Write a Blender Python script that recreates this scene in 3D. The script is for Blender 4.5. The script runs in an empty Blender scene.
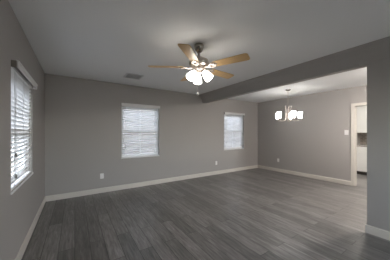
import bpy, bmesh, math, random
from mathutils import Vector, Matrix
R = math.radians
S = bpy.context.scene
COL = S.collection
random.seed(4)

# ------------------------------------------------------------------ camera
EYE = 1.3082
cam = bpy.data.cameras.new('camera'); cam_o = bpy.data.objects.new('camera', cam); COL.objects.link(cam_o)
cam_o.location = (0, 0, EYE)
cam_o.rotation_euler = (R(90), 0, -0.5802)
cam.sensor_fit = 'HORIZONTAL'; cam.sensor_width = 36.0
cam.lens = 36.0 * 183.44 / 390
cam.shift_y = 2.91 / 390
cam.clip_start = 0.02
S.camera = cam_o

# ------------------------------------------------------------------ exposure
S.view_settings.view_transform = 'Standard'
S.view_settings.look = 'None'
S.view_settings.gamma = 1.0
S.view_settings.use_curve_mapping = False
S.view_settings.exposure = 1.32
S.cycles.use_denoising = True
S.cycles.max_bounces = 12
S.cycles.diffuse_bounces = 8
S.cycles.transparent_max_bounces = 12
S.cycles.sample_clamp_indirect = 6.0

# ------------------------------------------------------------------ world
SKY = 4.0
W = bpy.data.worlds.new('sky'); S.world = W; W.use_nodes = True
nt = W.node_tree; nt.nodes.clear()
sky = nt.nodes.new('ShaderNodeTexSky'); sky.sky_type = 'NISHITA'
sky.sun_disc = False; sky.sun_elevation = R(50); sky.sun_rotation = R(200)
sky.air_density = 1.0; sky.dust_density = 1.5; sky.ozone_density = 1.0
bg = nt.nodes.new('ShaderNodeBackground'); bg.inputs['Strength'].default_value = SKY
wo = nt.nodes.new('ShaderNodeOutputWorld')
hs = nt.nodes.new('ShaderNodeHueSaturation'); hs.inputs['Saturation'].default_value = 0.4
nt.links.new(sky.outputs[0], hs.inputs['Color']); nt.links.new(hs.outputs[0], bg.inputs[0]); nt.links.new(bg.outputs[0], wo.inputs[0])

# ------------------------------------------------------------------ lights of the house, plus added fill lights
FAN_LAMP = 6.2       # glow of the fan's frosted shades
FAN_BULB = 14.0       # bulbs inside them
CHAND_LAMP = 4.0     # glow of the chandelier's opal shades
CHAND_BULB = 6.0
DINING_FILL = 170.0    # warm glow of the unseen fill light added in the dining area
KITCHEN_FILL = 80.0   # glow of the unseen fill light added in the kitchen
def area(name, loc, rot, sx, sy, watts, portal=False, color=(1, 1, 1)):
    l = bpy.data.lights.new(name, 'AREA'); l.shape = 'RECTANGLE'; l.size = sx; l.size_y = sy
    l.energy = watts; l.color = color
    o = bpy.data.objects.new(name, l); COL.objects.link(o); o.location = loc; o.rotation_euler = rot
    if portal: l.cycles.is_portal = True
    return o

# ------------------------------------------------------------------ room numbers
XL, YB, XR, H = -0.4764, 4.4801, 5.7547, 2.44
YF = -2.6                       # wall behind the camera
XD, YD, DT = 3.2103, 0.778, 0.12  # divider: living face, free end, thickness
BZ = 2.2077                     # underside of the header
WT = 0.14                       # outer wall thickness
WIN_L = (2.268, 3.272, 0.775, 1.93)
WIN_1 = (0.905, 1.826, 0.727, 1.965)
WIN_2 = (4.068, 4.992, 0.760, 1.955)
WIN_F = (1.3, 2.1, 0.9, 2.05)
YDF = -0.15                     # front wall of the dining area
DOOR = (0.80, 1.633, 1.984)
area('fill_window_portal', ((WIN_F[0]+WIN_F[1])/2, YF-WT-0.02, 1.475), (R(90), 0, 0), 0.8, 1.15, 1, True)
area('left_window_portal', (XL-WT-0.02, 2.77, 1.365), (0, R(-90), 0), 1.13, 0.94, 1, True)
area('back_window_portal', (1.365, YB+WT+0.02, 1.36), (R(-90), 0, 0), 0.89, 1.22, 1, True)
area('dining_window_portal', (4.525, YB+WT+0.02, 1.37), (R(-90), 0, 0), 0.89, 1.18, 1, True)

# ------------------------------------------------------------------ materials
def mat(name, color, rough=0.5, metal=0.0, **kw):
    m = bpy.data.materials.new(name); m.use_nodes = True
    b = m.node_tree.nodes['Principled BSDF']
    b.inputs['Base Color'].default_value = (*color, 1); b.inputs['Roughness'].default_value = rough
    b.inputs['Metallic'].default_value = metal
    for k, v in kw.items(): b.inputs[k.replace('_', ' ')].default_value = v
    return m
def N(m, t, **props):
    n = m.node_tree.nodes.new(t)
    for k, v in props.items(): setattr(n, k, v)
    return n
def L(m, a, b): m.node_tree.links.new(a, b)
def bump(m, scale, strength, dist=0.002, detail=2):
    tc = N(m, 'ShaderNodeTexCoord'); no = N(m, 'ShaderNodeTexNoise'); bu = N(m, 'ShaderNodeBump')
    no.inputs['Scale'].default_value = scale; no.inputs['Detail'].default_value = detail
    bu.inputs['Strength'].default_value = strength; bu.inputs['Distance'].default_value = dist
    L(m, tc.outputs['Object'], no.inputs['Vector']); L(m, no.outputs['Fac'], bu.inputs['Height'])
    L(m, bu.outputs['Normal'], m.node_tree.nodes['Principled BSDF'].inputs['Normal'])
    return m
def mottled(m, c1, c2, scale, lo=0.35, hi=0.65, stretch=(1, 1, 1)):
    tc = N(m, 'ShaderNodeTexCoord'); mp = N(m, 'ShaderNodeMapping'); no = N(m, 'ShaderNodeTexNoise'); cr = N(m, 'ShaderNodeValToRGB')
    mp.inputs['Scale'].default_value = stretch
    no.inputs['Scale'].default_value = scale; no.inputs['Detail'].default_value = 5
    cr.color_ramp.elements[0].position = lo; cr.color_ramp.elements[0].color = (*c1, 1)
    cr.color_ramp.elements[1].position = hi; cr.color_ramp.elements[1].color = (*c2, 1)
    L(m, tc.outputs['Object'], mp.inputs['Vector']); L(m, mp.outputs[0], no.inputs['Vector'])
    L(m, no.outputs['Fac'], cr.inputs['Fac']); L(m, cr.outputs[0], m.node_tree.nodes['Principled BSDF'].inputs['Base Color'])
    return m

M_wall = bump(mat('wall_paint', (0.350, 0.336, 0.322), 0.75), 90, 0.25)
M_ceil = bump(mat('ceiling_paint', (0.86, 0.875, 0.88), 0.85), 70, 0.3)
M_trim = mat('trim_paint', (0.58, 0.555, 0.51), 0.4)
M_white = mat('white_plastic', (0.78, 0.77, 0.76), 0.4)
M_slot = mat('dark_slot', (0.03, 0.03, 0.03), 0.6)
M_duct = mat('duct_grey', (0.28, 0.28, 0.28), 0.7)
M_vinyl = mat('white_vinyl', (0.75, 0.76, 0.77), 0.4)
M_valance = mat('valance_white', (0.70, 0.70, 0.70), 0.45)
M_return_shade = mat('return_shade_grey', (0.20, 0.18, 0.16), 0.5)  # left valance return, its shade put into the colour
M_cord = mat('cord_white', (0.7, 0.7, 0.68), 0.8)
M_tassel = mat('tassel_grey', (0.16, 0.15, 0.14), 0.5)
M_nickel = mat('brushed_nickel', (0.56, 0.51, 0.46), 0.28, 1.0)
M_nickel_d = mat('dark_nickel', (0.36, 0.33, 0.29), 0.25, 1.0)
M_iron = mat('satin_nickel', (0.56, 0.50, 0.46), 0.42, 0.8)
M_vent = mat('vent_enamel', (0.68, 0.69, 0.69), 0.5)
M_cab = mat('cabinet_white', (0.72, 0.72, 0.70), 0.4)
M_kick = mat('toe_kick_dark', (0.05, 0.045, 0.04), 0.6)
M_maple = mottled(mat('maple_blade', (0.5, 0.36, 0.2), 0.4), (0.56, 0.36, 0.16), (0.66, 0.45, 0.22), 7, stretch=(1, 9, 9))
M_granite = mottled(mat('granite', (0.3, 0.28, 0.26), 0.25), (0.16, 0.15, 0.14), (0.52, 0.49, 0.46), 60)
M_ground = mottled(mat('gravel', (0.4, 0.34, 0.27), 0.9), (0.08, 0.07, 0.06), (0.14, 0.12, 0.105), 12)
M_block = mat('block_wall', (0.13, 0.12, 0.11), 0.9)

# slats: white vinyl that lets some daylight through
M_slat = mat('slat_vinyl', (0.80, 0.80, 0.79), 0.45)
_t = N(M_slat, 'ShaderNodeBsdfTranslucent'); _t.inputs['Color'].default_value = (0.82, 0.82, 0.81, 1)
_x = N(M_slat, 'ShaderNodeMixShader'); _x.inputs[0].default_value = 0.42
L(M_slat, M_slat.node_tree.nodes['Principled BSDF'].outputs[0], _x.inputs[1]); L(M_slat, _t.outputs[0], _x.inputs[2])
L(M_slat, _x.outputs[0], M_slat.node_tree.nodes['Material Output'].inputs[0])

# window glass; tint added on the three blinded windows to dim the daylight
SCREEN = 0.49
M_glass = mat('window_glass', (1, 1, 1))
_t = N(M_glass, 'ShaderNodeBsdfTransparent'); _t.inputs['Color'].default_value = (0.93, 0.95, 0.95, 1)
_g = N(M_glass, 'ShaderNodeBsdfGlossy'); _g.inputs['Roughness'].default_value = 0.02
_x = N(M_glass, 'ShaderNodeMixShader'); _x.inputs[0].default_value = 0.06
L(M_glass, _t.outputs[0], _x.inputs[1]); L(M_glass, _g.outputs[0], _x.inputs[2])
L(M_glass, _x.outputs[0], M_glass.node_tree.nodes['Material Output'].inputs[0])

M_tint = M_glass.copy(); M_tint.name = 'dimmed_glass'
for n_ in M_tint.node_tree.nodes:
    if n_.type == 'BSDF_TRANSPARENT': n_.inputs['Color'].default_value = (SCREEN, SCREEN*1.02, SCREEN*1.04, 1)

def lamp_glass(name, strength, col):
    m = mat(name, (0.85, 0.85, 0.83), 0.35)
    b = m.node_tree.nodes['Principled BSDF']
    b.inputs['Emission Color'].default_value = (*col, 1); b.inputs['Emission Strength'].default_value = strength
    return m
M_fanglass = lamp_glass('lit_frosted_glass', FAN_LAMP, (1.0, 0.93, 0.84))
M_fanbulb = lamp_glass('fan_bulb_glass', FAN_BULB, (1.0, 0.90, 0.78))
M_chbulb = lamp_glass('chandelier_bulb_glass', CHAND_BULB, (1.0, 0.93, 0.85))
M_chglass = lamp_glass('lit_opal_glass', CHAND_LAMP, (1.0, 0.97, 0.94))

# floor: dark grey-brown wood planks running towards the back wall
M_floor = mat('plank_floor', (0.06, 0.055, 0.05), 0.38)
def build_floor_mat():
    m = M_floor; b = m.node_tree.nodes['Principled BSDF']
    tc = N(m, 'ShaderNodeTexCoord'); sp = N(m, 'ShaderNodeSeparateXYZ'); cb = N(m, 'ShaderNodeCombineXYZ')
    L(m, tc.outputs['Object'], sp.inputs[0]); L(m, sp.outputs['Y'], cb.inputs['X']); L(m, sp.outputs['X'], cb.inputs['Y'])
    br = N(m, 'ShaderNodeTexBrick'); br.offset = 0.37; br.offset_frequency = 2
    for k, v in (('Scale', 1.0), ('Mortar Size', 0.0027), ('Mortar Smooth', 0.2), ('Bias', 0.0), ('Brick Width', 1.25), ('Row Height', 0.15)):
        br.inputs[k].default_value = v
    br.inputs['Color1'].default_value = (0.0, 0.0, 0.0, 1); br.inputs['Color2'].default_value = (1, 1, 1, 1)
    br.inputs['Mortar'].default_value = (0.0, 0.0, 0.0, 1)
    L(m, cb.outputs[0], br.inputs['Vector'])
    # grain, shifted from plank to plank
    ad = N(m, 'ShaderNodeVectorMath', operation='MULTIPLY_ADD')
    ad.inputs[1].default_value = (7.0, 3.0, 5.0)
    L(m, br.outputs['Color'], ad.inputs[0]); L(m, cb.outputs[0], ad.inputs[2])
    mp = N(m, 'ShaderNodeMapping'); mp.inputs['Scale'].default_value = (2.6, 26.0, 1.0); L(m, ad.outputs[0], mp.inputs['Vector'])
    n1 = N(m, 'ShaderNodeTexNoise'); n1.inputs['Scale'].default_value = 1.6; n1.inputs['Detail'].default_value = 6; n1.inputs['Roughness'].default_value = 0.65
    n1.inputs['Distortion'].default_value = 0.6
    L(m, mp.outputs[0], n1.inputs['Vector'])
    cr = N(m, 'ShaderNodeValToRGB')
    cr.color_ramp.elements[0].position = 0.30; cr.color_ramp.elements[0].color = (0.085, 0.081, 0.078, 1)
    cr.color_ramp.elements[1].position = 0.72; cr.color_ramp.elements[1].color = (0.25, 0.24, 0.232, 1)
    e = cr.color_ramp.elements.new(0.5); e.color = (0.150, 0.143, 0.138, 1)
    L(m, n1.outputs['Fac'], cr.inputs['Fac'])
    tone = N(m, 'ShaderNodeMapRange'); tone.inputs['To Min'].default_value = 0.76; tone.inputs['To Max'].default_value = 1.32
    L(m, br.outputs['Color'], tone.inputs['Value'])
    mul = N(m, 'ShaderNodeVectorMath', operation='SCALE'); L(m, cr.outputs[0], mul.inputs[0]); L(m, tone.outputs[0], mul.inputs['Scale'])
    mx = N(m, 'ShaderNodeMix', data_type='RGBA'); mx.inputs[7].default_value = (0.022, 0.02, 0.018, 1)
    L(m, br.outputs['Fac'], mx.inputs[0]); L(m, mul.outputs[0], mx.inputs[6]); L(m, mx.outputs[2], b.inputs['Base Color'])
    rr = N(m, 'ShaderNodeMapRange'); rr.inputs['To Min'].default_value = 0.25; rr.inputs['To Max'].default_value = 0.38
    L(m, n1.outputs['Fac'], rr.inputs['Value']); L(m, rr.outputs[0], b.inputs['Roughness'])
    bu = N(m, 'ShaderNodeBump'); bu.inputs['Strength'].default_value = 0.25; bu.inputs['Distance'].default_value = 0.002
    sub = N(m, 'ShaderNodeMath', operation='SUBTRACT'); L(m, n1.outputs['Fac'], sub.inputs[0]); L(m, br.outputs['Fac'], sub.inputs[1])
    L(m, sub.outputs[0], bu.inputs['Height']); L(m, bu.outputs[0], b.inputs['Normal'])
build_floor_mat()

# kitchen backsplash: small stone tiles
M_tile = mat('backsplash_tile', (0.3, 0.27, 0.24), 0.4)
def build_tile_mat():
    m = M_tile; b = m.node_tree.nodes['Principled BSDF']
    tc = N(m, 'ShaderNodeTexCoord'); sp = N(m, 'ShaderNodeSeparateXYZ'); cb = N(m, 'ShaderNodeCombineXYZ')
    L(m, tc.outputs['Object'], sp.inputs[0]); L(m, sp.outputs['Y'], cb.inputs['X']); L(m, sp.outputs['Z'], cb.inputs['Y'])
    br = N(m, 'ShaderNodeTexBrick'); L(m, cb.outputs[0], br.inputs['Vector'])
    for k, v in (('Scale', 1.0), ('Mortar Size', 0.003), ('Brick Width', 0.10), ('Row Height', 0.05)): br.inputs[k].default_value = v
    br.inputs['Color1'].default_value = (0.20, 0.17, 0.145, 1); br.inputs['Color2'].default_value = (0.33, 0.29, 0.25, 1); br.inputs['Mortar'].default_value = (0.4, 0.37, 0.33, 1)
    L(m, br.outputs['Color'], b.inputs['Base Color'])
build_tile_mat()

# ------------------------------------------------------------------ mesh helpers
class MB:
    def __init__(s): s.bm = bmesh.new()
    def box(s, x0, x1, y0, y1, z0, z1, mtx=None, bev=0.0):
        b = bmesh.new()
        r = bmesh.ops.create_cube(b, size=1.0)
        for v in b.verts: v.co = Vector(((x0+x1)/2 + v.co.x*(x1-x0), (y0+y1)/2 + v.co.y*(y1-y0), (z0+z1)/2 + v.co.z*(z1-z0)))
        if bev > 0: bmesh.ops.bevel(b, geom=list(b.edges), offset=bev, segments=2, affect='EDGES', profile=0.5)
        return s._merge(b, mtx)
    def _merge(s, b, mtx=None):
        if mtx is not None: bmesh.ops.transform(b, matrix=mtx, verts=b.verts)
        me = bpy.data.meshes.new('tmp'); b.to_mesh(me); b.free(); s.bm.from_mesh(me); bpy.data.meshes.remove(me)
        return s
    def lathe(s, prof, mtx=None, n=28):
        b = bmesh.new(); rings = []
        for r, z in prof:
            if r < 1e-6: rings.append([b.verts.new((0, 0, z))])
            else: rings.append([b.verts.new((r*math.cos(2*math.pi*k/n), r*math.sin(2*math.pi*k/n), z)) for k in range(n)])
        for a, c in zip(rings, rings[1:]):
            for k in range(n):
                q = (k+1) % n
                if len(a) == 1 and len(c) == 1: continue
                if len(a) == 1: b.faces.new((a[0], c[q], c[k]))
                elif len(c) == 1: b.faces.new((a[k], a[q], c[0]))
                else: b.faces.new((a[k], a[q], c[q], c[k]))
        bmesh.ops.recalc_face_normals(b, faces=b.faces)
        for f in b.faces: f.smooth = True
        return s._merge(b, mtx)
    def tube(s, pts, r, n=8, mtx=None):
        b = bmesh.new(); P = [Vector(p) for p in pts]; rings = []
        up = Vector((0, 0, 1))
        for i, p in enumerate(P):
            d = (P[min(i+1, len(P)-1)] - P[max(i-1, 0)]).normalized()
            a = d.cross(up) if abs(d.dot(up)) < 0.95 else d.cross(Vector((1, 0, 0)))
            a.normalize(); c = d.cross(a)
            rr = r[i] if isinstance(r, (list, tuple)) else r
            rings.append([b.verts.new(p + (a*math.cos(2*math.pi*k/n) + c*math.sin(2*math.pi*k/n))*rr) for k in range(n)])
        for A, C in zip(rings, rings[1:]):
            for k in range(n): b.faces.new((A[k], A[(k+1) % n], C[(k+1) % n], C[k]))
        b.faces.new(rings[0]); b.faces.new(rings[-1])
        bmesh.ops.recalc_face_normals(b, faces=b.faces)
        for f in b.faces: f.smooth = True
        return s._merge(b, mtx)
    def prism(s, prof, axis, a0, a1, mtx=None):
        """closed 2-D outline extruded along an axis. axis 'y': (x,z); axis 'x': (y,z); axis 'z': (x,y)"""
        b = bmesh.new()
        def P(u, v, t): return {'y': (u, t, v), 'x': (t, u, v), 'z': (u, v, t)}[axis]
        A = [b.verts.new(P(u, v, a0)) for u, v in prof]; C = [b.verts.new(P(u, v, a1)) for u, v in prof]
        n = len(prof); b.faces.new(A); b.faces.new(C)
        for k in range(n): b.faces.new((A[k], A[(k+1) % n], C[(k+1) % n], C[k]))
        bmesh.ops.recalc_face_normals(b, faces=b.faces)
        return s._merge(b, mtx)
    def build(s, name, m, parent=None, bev=0.0, smooth=False):
        me = bpy.data.meshes.new(name); s.bm.to_mesh(me); s.bm.free()
        me.materials.append(m)
        o = bpy.data.objects.new(name, me); COL.objects.link(o)
        if parent is not None: o.parent = parent
        if bev:
            md = o.modifiers.new('bevel', 'BEVEL'); md.width = bev; md.segments = 2; md.limit_method = 'ANGLE'
        return o
def tag(o, label, cat, group=None):
    o['label'] = label; o['category'] = cat
    if group: o['group'] = group
    return o
def thing(name, label, cat, loc, rz=0.0, group=None):
    o = bpy.data.objects.new(name, None); COL.objects.link(o); o.empty_display_size = 0.1
    o.location = loc; o.rotation_euler = (0, 0, rz)
    return tag(o, label, cat, group)
def struct(name, mb, m, parent=None):
    o = mb.build(name, m, parent)
    o['kind'] = 'structure'
    return o
def copy_tree(o, parent=None):
    c = o.copy(); COL.objects.link(c)
    if parent is not None: c.parent = parent
    for ch in list(o.children): copy_tree(ch, c)
    return c

# ------------------------------------------------------------------ room shell
def wall_with_hole(mb, axis, lo, hi, t0, t1, hole, z1=H):
    """wall along axis between lo..hi, thickness t0..t1, with one opening (a0,a1,z0,z1)"""
    a0, a1, h0, h1 = hole
    for (p, q, r, s) in ((lo, a0, 0, z1), (a1, hi, 0, z1), (a0, a1, 0, h0), (a0, a1, h1, z1)):
        if q - p < 1e-4 or s - r < 1e-4: continue
        if axis == 'x': mb.box(p, q, t0, t1, r, s)
        else: mb.box(t0, t1, p, q, r, s)
    return mb
KX = 8.12        # kitchen: wall behind the cabinets
KY0, KY1 = -0.6, 2.135
struct('floor', MB().box(XL-WT, KX+0.14, YF-WT, YB+WT, -0.12, 0), M_floor)
struct('ceiling', MB().box(XL-WT, KX+0.14, YF-WT, YB+WT, H, H+0.12), M_ceil)
struct('wall_left', wall_with_hole(MB(), 'y', YF-WT, YB+WT, XL-WT, XL, WIN_L), M_wall)
mb = MB()
wall_with_hole(mb, 'x', XL, 3.0, YB, YB+WT, WIN_1); wall_with_hole(mb, 'x', 3.0, XR+0.12, YB, YB+WT, WIN_2)
struct('wall_back', mb, M_wall)
mb = MB(); wall_with_hole(mb, 'y', -0.6, YB, XR, XR+0.12, (DOOR[0], DOOR[1], 0, DOOR[2]))
struct('wall_right', mb, M_wall)
struct('wall_front', wall_with_hole(MB(), 'x', XL, XD+DT, YF-WT, YF, WIN_F), M_wall)
# the divider: wall stub plus the dropped header over the dining opening, flaring softly into the ceiling
FL = [(XD, BZ+0.012), (XD-0.022, 2.275), (XD-0.055, 2.35), (XD-0.095, 2.41), (XD-0.13, H), (XD+DT, H)]
mb = MB()
mb.prism([(XD+DT, 0), (XD, 0), (XD, BZ)] + FL, 'y', YF, YD)
mb.prism([(XD+DT, BZ), (XD, BZ)] + FL, 'y', YD, YB)
o = struct('wall_divider', mb, M_wall)
struct('wall_dining', MB().box(XD+DT, XR, YDF-0.14, YDF, 0, H), M_wall)
# kitchen shell
struct('wall_kitchen_back', MB().box(KX, KX+0.12, KY0-0.12, KY1+0.12, 0, H), M_wall)
struct('wall_kitchen_left', MB().box(XR+0.12, KX, KY1, KY1+0.12, 0, H), M_wall)
struct('wall_kitchen_right', MB().box(XR+0.12, KX, KY0-0.12, KY0, 0, H), M_wall)

# baseboards
BH, BT = 0.105, 0.014
def bb_prof(sign, at): return [(at, 0), (at+sign*BT, 0), (at+sign*BT, BH-0.012), (at+sign*0.008, BH-0.003), (at, BH)]
struct('baseboard_left', MB().prism(bb_prof(1, XL), 'y', YF, YB), M_trim)
struct('baseboard_back', MB().prism([(y, z) for y, z in bb_prof(-1, YB)], 'x', XL+BT, XR-BT), M_trim)
struct('baseboard_right', MB().prism(bb_prof(-1, XR), 'y', 1.692, YB), M_trim)
mb = MB(); mb.prism(bb_prof(-1, XD), 'y', YF, YD+BT); mb.prism(bb_prof(1, YD), 'x', XD, XD+DT); mb.prism(bb_prof(1, XD+DT), 'y', YDF, YD+BT)
struct('baseboard_divider', mb, M_trim)

# cased doorway to the kitchen: jambs, head and casing
mb = MB()
y0, y1, dz = DOOR
mb.box(XR-0.004, XR+0.124, y1-0.018, y1, 0, dz); mb.box(XR-0.004, XR+0.124, y0, y0+0.018, 0, dz); mb.box(XR-0.004, XR+0.124, y0+0.018, y1-0.018, dz-0.018, dz)
mb.box(XR+0.05, XR+0.085, y1-0.03, y1-0.018, 0, dz-0.018); mb.box(XR+0.05, XR+0.085, y0+0.018, y0+0.03, 0, dz-0.018)
for xa, xb in ((XR-0.018, XR), (XR+0.12, XR+0.138)):
    mb.box(xa, xb, y1-0.006, y1+0.056, 0, dz+0.05); mb.box(xa, xb, y0-0.056, y0+0.006, 0, dz+0.05); mb.box(xa, xb, y0+0.006, y1-0.006, dz-0.006, dz+0.05)
struct('trim_1', mb, M_trim)

# ------------------------------------------------------------------ windows (vinyl double-hung, two-by-two grids)
def window(name, hole, mtx, w_muntin=True):
    """built in a local frame: u along the wall 0..w, v outwards 0..WT, z up; mtx places it"""
    w = hole[1]-hole[0]; z0, z1 = hole[2], hole[3]; zm = (z0+z1)/2
    f = MB(); v0, v1 = 0.07, WT-0.005; t = 0.035
    f.box(0, t, v0, v1, z0, z1, mtx); f.box(w-t, w, v0, v1, z0, z1, mtx); f.box(t, w-t, v0, v1, z0, z0+t, mtx); f.box(t, w-t, v0, v1, z1-t, z1, mtx)
    root = struct(name, f, M_vinyl)
    struct('window_sill', MB().box(-0.006, w+0.006, -0.010, 0, z0-0.016, z0, mtx), M_vinyl, root)
    for (a, b, va) in ((z0+t, zm+0.022, v0+0.006), (zm-0.022, z1-t, v0+0.034)):
        s = MB(); k = 0.03
        s.box(t, t+k, va, va+0.024, a, b, mtx); s.box(w-t-k, w-t, va, va+0.024, a, b, mtx)
        s.box(t+k, w-t-k, va, va+0.024, a, a+k+0.01, mtx); s.box(t+k, w-t-k, va, va+0.024, b-k-0.01, b, mtx)
        s.box(w/2-0.009, w/2+0.009, va+0.006, va+0.018, a+k, b-k, mtx)
        s.box(t+k, w-t-k, va+0.006, va+0.018, (a+b)/2-0.009, (a+b)/2+0.009, mtx)
        so = struct('sash', s, M_vinyl, root)
        g = MB(); g.box(t+k, w-t-k, va+0.010, va+0.014, a+k, b-k, mtx)
        struct('pane', g, M_tint, so)
    return root
# local frames: u->world, v->outwards
MX_L = Matrix(((0, -1, 0, XL), (1, 0, 0, WIN_L[0]), (0, 0, 1, 0), (0, 0, 0, 1)))
MX_1 = Matrix.Translation((WIN_1[0], YB, 0)); MX_2 = Matrix.Translation((WIN_2[0], YB, 0))
MX_F = Matrix(((-1, 0, 0, WIN_F[1]), (0, -1, 0, YF), (0, 0, 1, 0), (0, 0, 0, 1)))
window('window_1', WIN_L, MX_L); window('window_2', WIN_1, MX_1); window('window_3', WIN_2, MX_2)
# unseen glazed opening added behind the camera for fill daylight
def glazed(name, hole, yf):
    MX = Matrix(((-1, 0, 0, hole[1]), (0, -1, 0, yf), (0, 0, 1, 0), (0, 0, 0, 1)))
    f = MB(); w = hole[1]-hole[0]
    for a, b in ((0, 0.05), (w/2-0.03, w/2+0.03), (w-0.05, w)): f.box(a, b, 0.05, 0.12, hole[2], hole[3], MX)
    for a, b in ((hole[2], hole[2]+0.05), (hole[3]-0.05, hole[3])): f.box(0.05, w-0.05, 0.05, 0.12, a, b, MX)
    ro = struct(name, f, M_vinyl)
    for a, b in ((0.05, w/2-0.03), (w/2+0.03, w-0.05)):
        g = MB(); g.box(a, b, 0.08, 0.086, hole[2]+0.05, hole[3]-0.05, MX); struct('pane', g, M_glass, ro)
glazed('fill_window', WIN_F, YF)

# yard outside
struct('ground', MB().box(-14, 18, YB+WT+0.01, 18, -0.25, -0.15).box(-14, XL-WT-0.01, -16, YB+WT+0.01, -0.25, -0.15).box(XL-WT-0.01, 18, -16, YF-WT-0.01, -0.25, -0.15), M_ground)
struct('yard_wall', MB().box(-3.6, 12, YB+3.0, YB+3.2, -0.15, 2.6).box(-3.8, -3.6, -3, YB+3.2, -0.15, 2.6), M_block)

# ------------------------------------------------------------------ window blinds
def blind(label, x0, x1, z0, z1, loc, rz, tilt, cords, slat_off=0.0):
    """local: u (x) along the wall from 0..w, room side is -y, wall at y=0, z measured from the bottom z0"""
    w = x1-x0; hh = z1-z0
    root = thing('window_blind', label, 'blind', loc, rz, 'white slatted window blinds')
    # valance with short returns, thin crown at the top
    v = MB()
    v.prism([(-0.048, hh-0.062), (-0.040, hh-0.062), (-0.040, hh-0.010), (-0.034, hh), (-0.053, hh), (-0.053, hh-0.012), (-0.048, hh-0.017)], 'x', 0, w)
    vo = v.build('valance', M_valance, root)
    for a in (0.001, w-0.009):
        r = MB(); r.box(a, a+0.008, -0.040, -0.001, hh-0.066, hh-0.006); r.build('valance_return', M_return_shade if a < 0.1 else M_valance, root)
    MB().box(0.015, w-0.015, 0.004, 0.054, hh-0.060, hh-0.036).build('headrail', M_white, root)
    # slats
    s = MB(); pitch = 0.0435; top = hh-0.072; n = int((top-0.03)/pitch)
    for k in range(n):
        zc = top - k*pitch
        if zc < 0.035: break
        m = Matrix.Translation((0, 0.029, zc)) @ Matrix.Rotation(tilt, 4, 'X')
        pr = []
        for j in range(7):
            q = -0.025+0.05*j/6; pr.append((q, 0.0035*(1-(q/0.025)**2)+0.0014))
        for j in range(7):
            q = 0.025-0.05*j/6; pr.append((q, 0.0035*(1-(q/0.025)**2)-0.0014))
        s.prism(pr, 'x', 0.012, w-0.012, m)
    s.build('slats', M_slat, root)
    MB().box(0.012, w-0.012, 0.004, 0.054, 0.001, 0.020).build('bottom_rail', M_valance, root, bev=0.004)
    for u in (0.13, w/2, w-0.13):
        t = MB(); t.tube([(u, 0.0005, 0.01), (u, 0.0005, hh-0.06)], 0.0016, 6); t.tube([(u, 0.0575, 0.01), (u, 0.0575, hh-0.06)], 0.0016, 6)
        t.build('ladder_cord', M_cord, root)
    for u, zb in cords:
        c = MB(); c.tube([(u, -0.011, hh-0.08), (u, -0.011, zb+0.04)], 0.002, 6); co = c.build('pull_cord', M_cord, root)
        MB().lathe([(0, zb+0.045), (0.004, zb+0.043), (0.009, zb+0.02), (0.010, zb+0.003), (0, zb)], Matrix.Translation((u, -0.011, 0))).build('tassel', M_tassel, co)
    return root
TILT = R(-28)
blind('white blind on the left wall window, seen steeply from the side', 2.26, 3.28, 0.775, 1.965, (XL, 2.26, 0.775), R(90), R(-52), ((0.12, 0.30), (0.12, 0.10)))
blind('white blind on the back wall window left of the ceiling fan', 0.895, 1.835, 0.727, 1.998, (0.895, YB, 0.727), 0, TILT, ((0.10, 0.22), (0.86, 0.40)))
blind('white blind on the back wall window nearest the dining corner, right of the ceiling beam', 4.06, 5.0, 0.76, 1.988, (4.06, YB, 0.76), 0, R(-36), ((0.10, 0.22), (0.86, 0.5)))

# ------------------------------------------------------------------ ceiling fan with lights
FAN = (1.338, 1.947, H)
fan = thing('ceiling_fan', 'brushed nickel ceiling fan with five maple blades and three lit glass shades', 'ceiling fan', FAN)
MB().lathe([(0, 0), (0.060, 0), (0.063, -0.012), (0.058, -0.045), (0.040, -0.085), (0.020, -0.098), (0, -0.098)]).build('canopy', M_nickel_d, fan)
MB().lathe([(0, -0.09), (0.012, -0.09), (0.012, -0.155), (0.022, -0.158), (0.024, -0.178), (0, -0.178)], n=16).build('downrod', M_nickel, fan)
MB().lathe([(0, -0.168), (0.045, -0.170), (0.085, -0.180), (0.118, -0.200), (0.128, -0.222), (0.124, -0.232), (0.130, -0.238), (0.128, -0.262),
            (0.112, -0.276), (0.085, -0.285), (0, -0.287)], n=40).build('motor_housing', M_nickel, fan)
MB().lathe([(0, -0.283), (0.062, -0.283), (0.064, -0.318), (0.050, -0.332), (0.030, -0.338), (0.034, -0.352), (0.030, -0.372), (0.012, -0.385), (0, -0.386)]).build('switch_housing', M_iron, fan)
ZB = -0.290
def blade_outline():
    L0, L1, w0, w1, c = 0.205, 0.645, 0.056, 0.068, 0.035
    pts = [(L0, -w0+0.012), (L0+0.015, -w0)]
    pts += [(L1-c-0.01, -w1)]
    for k in range(1, 6): a = -90+90*k/6; pts.append((L1-c+c*math.cos(R(a)), -w1+c+c*math.sin(R(a))))
    for k in range(1, 6): a = 90*k/6; pts.append((L1-c+c*math.cos(R(a)), w1-c+c*math.sin(R(a))))
    pts += [(L1-c-0.01, w1), (L0+0.015, w0), (L0, w0-0.012)]
    return pts
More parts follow.
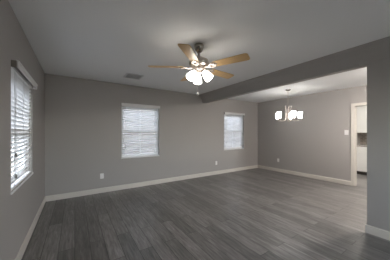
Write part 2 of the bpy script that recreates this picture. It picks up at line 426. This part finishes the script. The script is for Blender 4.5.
for k in range(5):
    a = R(6+72*k)
    pit = Matrix.Rotation(R(-12), 4, 'X')
    mz = Matrix.Rotation(a, 4, 'Z')
    b = MB(); b.prism(blade_outline(), 'z', -0.003, 0.003, pit)
    bo = b.build('blade', M_maple, fan, bev=0.0015); bo.rotation_euler = (0, 0, a); bo.location = (0, 0, ZB)
    i = MB()
    # decorative iron: two curling arms from the hub, a foot under the blade
    i.tube([(0.075, 0, 0.002), (0.11, 0, -0.012), (0.15, 0, -0.016), (0.19, 0, -0.010)], [0.014, 0.011, 0.010, 0.012], 8)
    for sg in (-1, 1):
        i.tube([(0.13, 0, -0.014), (0.16, sg*0.022, -0.013), (0.195, sg*0.040, -0.011), (0.225, sg*0.034, -0.010), (0.235, sg*0.018, -0.009)], 0.008, 8, pit)
    i.prism([(0.18, -0.045), (0.205, -0.050), (0.24, -0.022), (0.262, 0.0), (0.24, 0.022), (0.205, 0.050), (0.18, 0.045), (0.17, 0)], 'z', -0.010, -0.0035, pit)
    for (u, q) in ((0.205, -0.028), (0.205, 0.028), (0.24, 0)): i.lathe([(0, -0.014), (0.006, -0.013), (0.007, -0.010), (0, -0.010)], pit @ Matrix.Translation((u, q, 0)), 10)
    io = i.build('blade_iron', M_iron, fan); io.rotation_euler = (0, 0, a); io.location = (0, 0, ZB)
def shade_profile(r0, r1, ln, th=0.003):
    out = []
    for k in range(9):
        t = k/8; out.append((r0+(r1-r0)*(math.sin(t*math.pi/2)**0.85), -ln*t))
    inn = [(r-th, z) for r, z in reversed(out)]
    return [(0, 0.004), (r0*0.8, 0.004)] + out + inn + [(0, -0.006)]
for k in range(3):
    a = R(64+120*k)
    tilt = Matrix.Rotation(a, 4, 'Z') @ Matrix.Translation((0.062, 0, -0.352)) @ Matrix.Rotation(R(-40), 4, 'Y')
    ar = MB(); ar.tube([(0.025, 0, -0.345), (0.05, 0, -0.340), (0.062, 0, -0.350)], 0.009, 8, Matrix.Rotation(a, 4, 'Z'))
    ar.lathe([(0, 0.012), (0.020, 0.010), (0.024, -0.012), (0, -0.012)], tilt, 16)
    ao = ar.build('lamp_arm', M_iron, fan)
    sh = MB(); sh.lathe(shade_profile(0.026, 0.056, 0.114), tilt @ Matrix.Translation((0, 0, -0.010)))
    so = sh.build('lamp_shade', M_fanglass, fan)
    bu = MB(); bu.lathe([(0, -0.016), (0.010, -0.017), (0.012, -0.025), (0.018, -0.040), (0.014, -0.054), (0, -0.060)], tilt, 14); bu.build('bulb', M_fanbulb, so)
ch = MB(); cx, cy = -0.030, -0.012
z = -0.37
while z > -0.615:
    ch.lathe([(0, 0.0028), (0.0026, 0), (0, -0.0028)], Matrix.Translation((cx, cy, z)), 6); z -= 0.0062
ch.tube([(cx, cy, -0.36), (cx, cy, -0.615)], 0.0012, 6)
co = ch.build('pull_chain', M_iron, fan)
MB().lathe([(0, -0.612), (0.005, -0.614), (0.014, -0.634), (0.013, -0.650), (0, -0.658)], Matrix.Translation((cx, cy, 0)), 14).build('chain_fob', M_white, co)

# ------------------------------------------------------------------ chandelier in the dining area
CH = (4.649, 2.671, H)
chd = thing('chandelier', 'nickel dining chandelier with upright white glass shades hanging on a thin rod', 'chandelier', CH)
MB().lathe([(0, 0), (0.062, 0), (0.064, -0.012), (0.050, -0.026), (0.014, -0.034), (0, -0.034)]).build('canopy', M_nickel_d, chd)
MB().tube([(0, 0, -0.03), (0, 0, -0.50)], 0.0055, 8).build('hanging_rod', M_nickel, chd)
MB().lathe([(0, -0.49), (0.012, -0.495), (0.016, -0.52), (0.010, -0.55), (0.014, -0.62), (0.022, -0.70), (0.026, -0.77), (0.018, -0.81), (0.008, -0.83), (0, -0.84)], n=20).build('column', M_iron, chd)
phi0 = math.atan2(-2.671, -4.649) + 0.10
for k in range(5):
    a = phi0 + R(20+72*k)
    mz = Matrix.Rotation(a, 4, 'Z')
    ar = MB()
    ar.tube([(0.062, 0, -0.435), (0.074, 0, -0.425), (0.082, 0, -0.440), (0.072, 0, -0.47), (0.060, 0, -0.54), (0.056, 0, -0.64), (0.058, 0, -0.74), (0.085, 0, -0.80), (0.15, 0, -0.825), (0.215, 0, -0.817), (0.265, 0, -0.80), (0.28, 0, -0.775)], 0.0075, 8, mz)
    ar.tube([(0.056, 0, -0.64), (0.015, 0, -0.66)], 0.006, 8, mz)
    ar.lathe([(0, -0.79), (0.020, -0.785), (0.036, -0.768), (0.034, -0.762), (0, -0.762)], mz @ Matrix.Translation((0.28, 0, 0)), 20)
    ar.build('arm', M_iron, chd)
    sh = MB()
    pr = [(0, -0.762), (0.036, -0.762), (0.045, -0.752), (0.050, -0.70), (0.056, -0.595), (0.053, -0.595), (0.047, -0.70), (0.042, -0.748), (0, -0.757)]
    sh.lathe(pr, mz @ Matrix.Translation((0.28, 0, 0)), 24); so = sh.build('lamp_shade', M_chglass, chd)
    bu = MB(); bu.lathe([(0, -0.756), (0.010, -0.755), (0.012, -0.735), (0.017, -0.71), (0.012, -0.685), (0, -0.675)], mz @ Matrix.Translation((0.28, 0, 0)), 14); bu.build('bulb', M_chbulb, so)

# ------------------------------------------------------------------ ceiling vent
vt = thing('ceiling_vent', 'square grey louvred air vent in the ceiling near the back wall', 'vent', (0.98, 3.735, H))
f = MB(); a, b = 0.165, 0.165
for x0, x1, y0, y1 in ((-a, a, -b, -b+0.03), (-a, a, b-0.03, b), (-a, -a+0.03, -b+0.03, b-0.03), (a-0.03, a, -b+0.03, b-0.03)): f.box(x0, x1, y0, y1, -0.010, 0)
f.build('frame', M_vent, vt, bev=0.003)
MB().box(-a+0.03, a-0.03, -b+0.03, b-0.03, -0.002, -0.0005).build('duct_opening', M_duct, vt)
l = MB()
for k in range(11):
    y = -b+0.042+k*0.0246
    l.box(-a+0.03, a-0.03, -0.013, 0.013, -0.0008, 0.0008, Matrix.Translation((0, y, -0.010)) @ Matrix.Rotation(R(28), 4, 'X'))
l.build('louvres', M_vent, vt)

# ------------------------------------------------------------------ outlets and switch (local: plate in the x-z plane, facing -y)
def outlet(label, loc, rz):
    t = thing('wall_outlet', label, 'outlet', loc, rz, 'white wall outlets')
    MB().box(-0.035, 0.035, -0.006, 0, -0.057, 0.057, bev=0.002).build('cover_plate', M_white, t)
    for s in (-1, 1):
        r = MB(); r.box(-0.017, 0.017, -0.008, -0.006, s*0.021-0.014, s*0.021+0.014, bev=0.0008); ro = r.build('receptacle', M_white, t)
        q = MB(); q.box(-0.008, -0.006, -0.0086, -0.008, s*0.021-0.003, s*0.021+0.007); q.box(0.006, 0.008, -0.0086, -0.008, s*0.021-0.003, s*0.021+0.006); q.box(-0.002, 0.002, -0.0086, -0.008, s*0.021-0.010, s*0.021-0.006)
        q.build('slots', M_slot, ro)
    MB().lathe([(0, 0.0012), (0.003, 0.0008), (0.0032, 0)], Matrix.Translation((0, -0.006, 0)) @ Matrix.Rotation(R(90), 4, 'X'), 10).build('screw', M_nickel, t)
    return t
outlet('white outlet low on the back wall, left of the nearer back window', (0.499, YB, 0.364), 0)
outlet('white outlet low on the back wall between the two windows', (3.741, YB, 0.357), 0)
outlet('white outlet low on the right dining wall below the chandelier', (XR, 3.643, 0.386), R(-90))
sw = thing('light_switch', 'white rocker light switch beside the kitchen doorway', 'switch', (XR, 1.782, 1.319), R(-90))
MB().box(-0.040, 0.040, -0.006, 0, -0.060, 0.060, bev=0.002).build('cover_plate', M_white, sw)
MB().prism([(-0.006, -0.033), (-0.011, -0.033), (-0.007, 0), (-0.010, 0.033), (-0.006, 0.033)], 'x', -0.016, 0.016).build('rocker', M_white, sw)

# ------------------------------------------------------------------ kitchen seen through the doorway
CXF = 7.50
def shaker(mb, x, y0, y1, z0, z1, fr=0.055):
    """door or drawer front facing -x at plane x"""
    mb.box(x-0.019, x-0.008, y0, y1, z0, z1)
    for a, b, c, d in ((y0, y0+fr, z0, z1), (y1-fr, y1, z0, z1), (y0+fr, y1-fr, z0, z0+fr), (y0+fr, y1-fr, z1-fr, z1)):
        mb.box(x-0.026, x-0.019, a, b, c, d)
    mb.box(x-0.008, x, y0+0.004, y1-0.004, z0+0.004, z1-0.004)
    return mb
def handle(mb, x, y, z, vert):
    if vert: pts = [(x, y, z-0.05), (x-0.025, y, z-0.045), (x-0.025, y, z+0.045), (x, y, z+0.05)]
    else: pts = [(x, y-0.05, z), (x-0.025, y-0.045, z), (x-0.025, y+0.045, z), (x, y+0.05, z)]
    return mb.tube(pts, 0.005, 8)
def base_cabinet(ya, yb, label):
    t = thing('base_cabinet', label, 'cabinet', (CXF, (ya+yb)/2, 0), 0, 'white kitchen base cabinets')
    h = (yb-ya)/2
    MB().box(0, KX-CXF-0.003, -h+0.002, h-0.002, 0.10, 0.875).build('body', M_cab, t)
    MB().box(0.05, KX-CXF-0.003, -h+0.002, h-0.002, 0, 0.10).build('toe_kick', M_kick, t)
    d = shaker(MB(), 0, -h+0.012, h-0.012, 0.70, 0.865, 0.04).build('drawer', M_cab, t); handle(MB(), -0.026, 0, 0.785, False).build('handle', M_nickel, d)
    d = shaker(MB(), 0, -h+0.012, h-0.012, 0.112, 0.688).build('door', M_cab, t); handle(MB(), -0.026, -h+0.045, 0.60, True).build('handle', M_nickel, d)
def wall_cabinet(ya, yb, label):
    t = thing('wall_cabinet', label, 'cabinet', (CXF+0.28, (ya+yb)/2, 1.315), 0, 'white kitchen wall cabinets')
    h = (yb-ya)/2
    MB().box(0, KX-CXF-0.283, -h+0.002, h-0.002, 0, 0.90).build('body', M_cab, t)
    d = shaker(MB(), 0, -h+0.006, h-0.006, 0.004, 0.896).build('door', M_cab, t); handle(MB(), -0.026, -h+0.04, 0.12, True).build('handle', M_nickel, d)
base_cabinet(1.45, 2.13, 'white base cabinet with a drawer, seen through the kitchen doorway')
wall_cabinet(1.45, 2.13, 'white cabinet hung high on the kitchen wall, seen through the doorway')
tag(MB().box(CXF-0.03, KX-0.012, 1.44, 2.13, 0.876, 0.912).build('kitchen_worktop', M_granite, None, bev=0.004), 'grey speckled stone worktop on the white kitchen base cabinet', 'worktop')
struct('trim_2', MB().box(KX-0.010, KX, 0.6, KY1, 0.912, 1.315), M_tile)
outlet('small white outlet on the tiled kitchen wall above the worktop', (KX-0.010, 1.92, 1.10), R(-90))
# unseen flush lights added to brighten the kitchen and the dining area
def fill_light(label, loc, strength, col):
    t = thing('ceiling_fill_light', label, 'fill light', loc)
    MB().lathe([(0, 0), (0.15, 0), (0.155, -0.02), (0.14, -0.03), (0, -0.03)]).build('base', M_nickel, t)
    MB().lathe([(0.138, -0.028), (0.13, -0.06), (0.09, -0.085), (0, -0.095)]).build('diffuser', lamp_glass('fill_light_glass', strength, col), t)
fill_light('round white fill light added on the kitchen ceiling, out of view', (6.7, 1.2, H), KITCHEN_FILL, (1, 0.95, 0.88))
fill_light('round white fill light added at the front of the dining area, hidden behind the wall stub', (4.5, 0.45, H), DINING_FILL, (1, 0.92, 0.86))
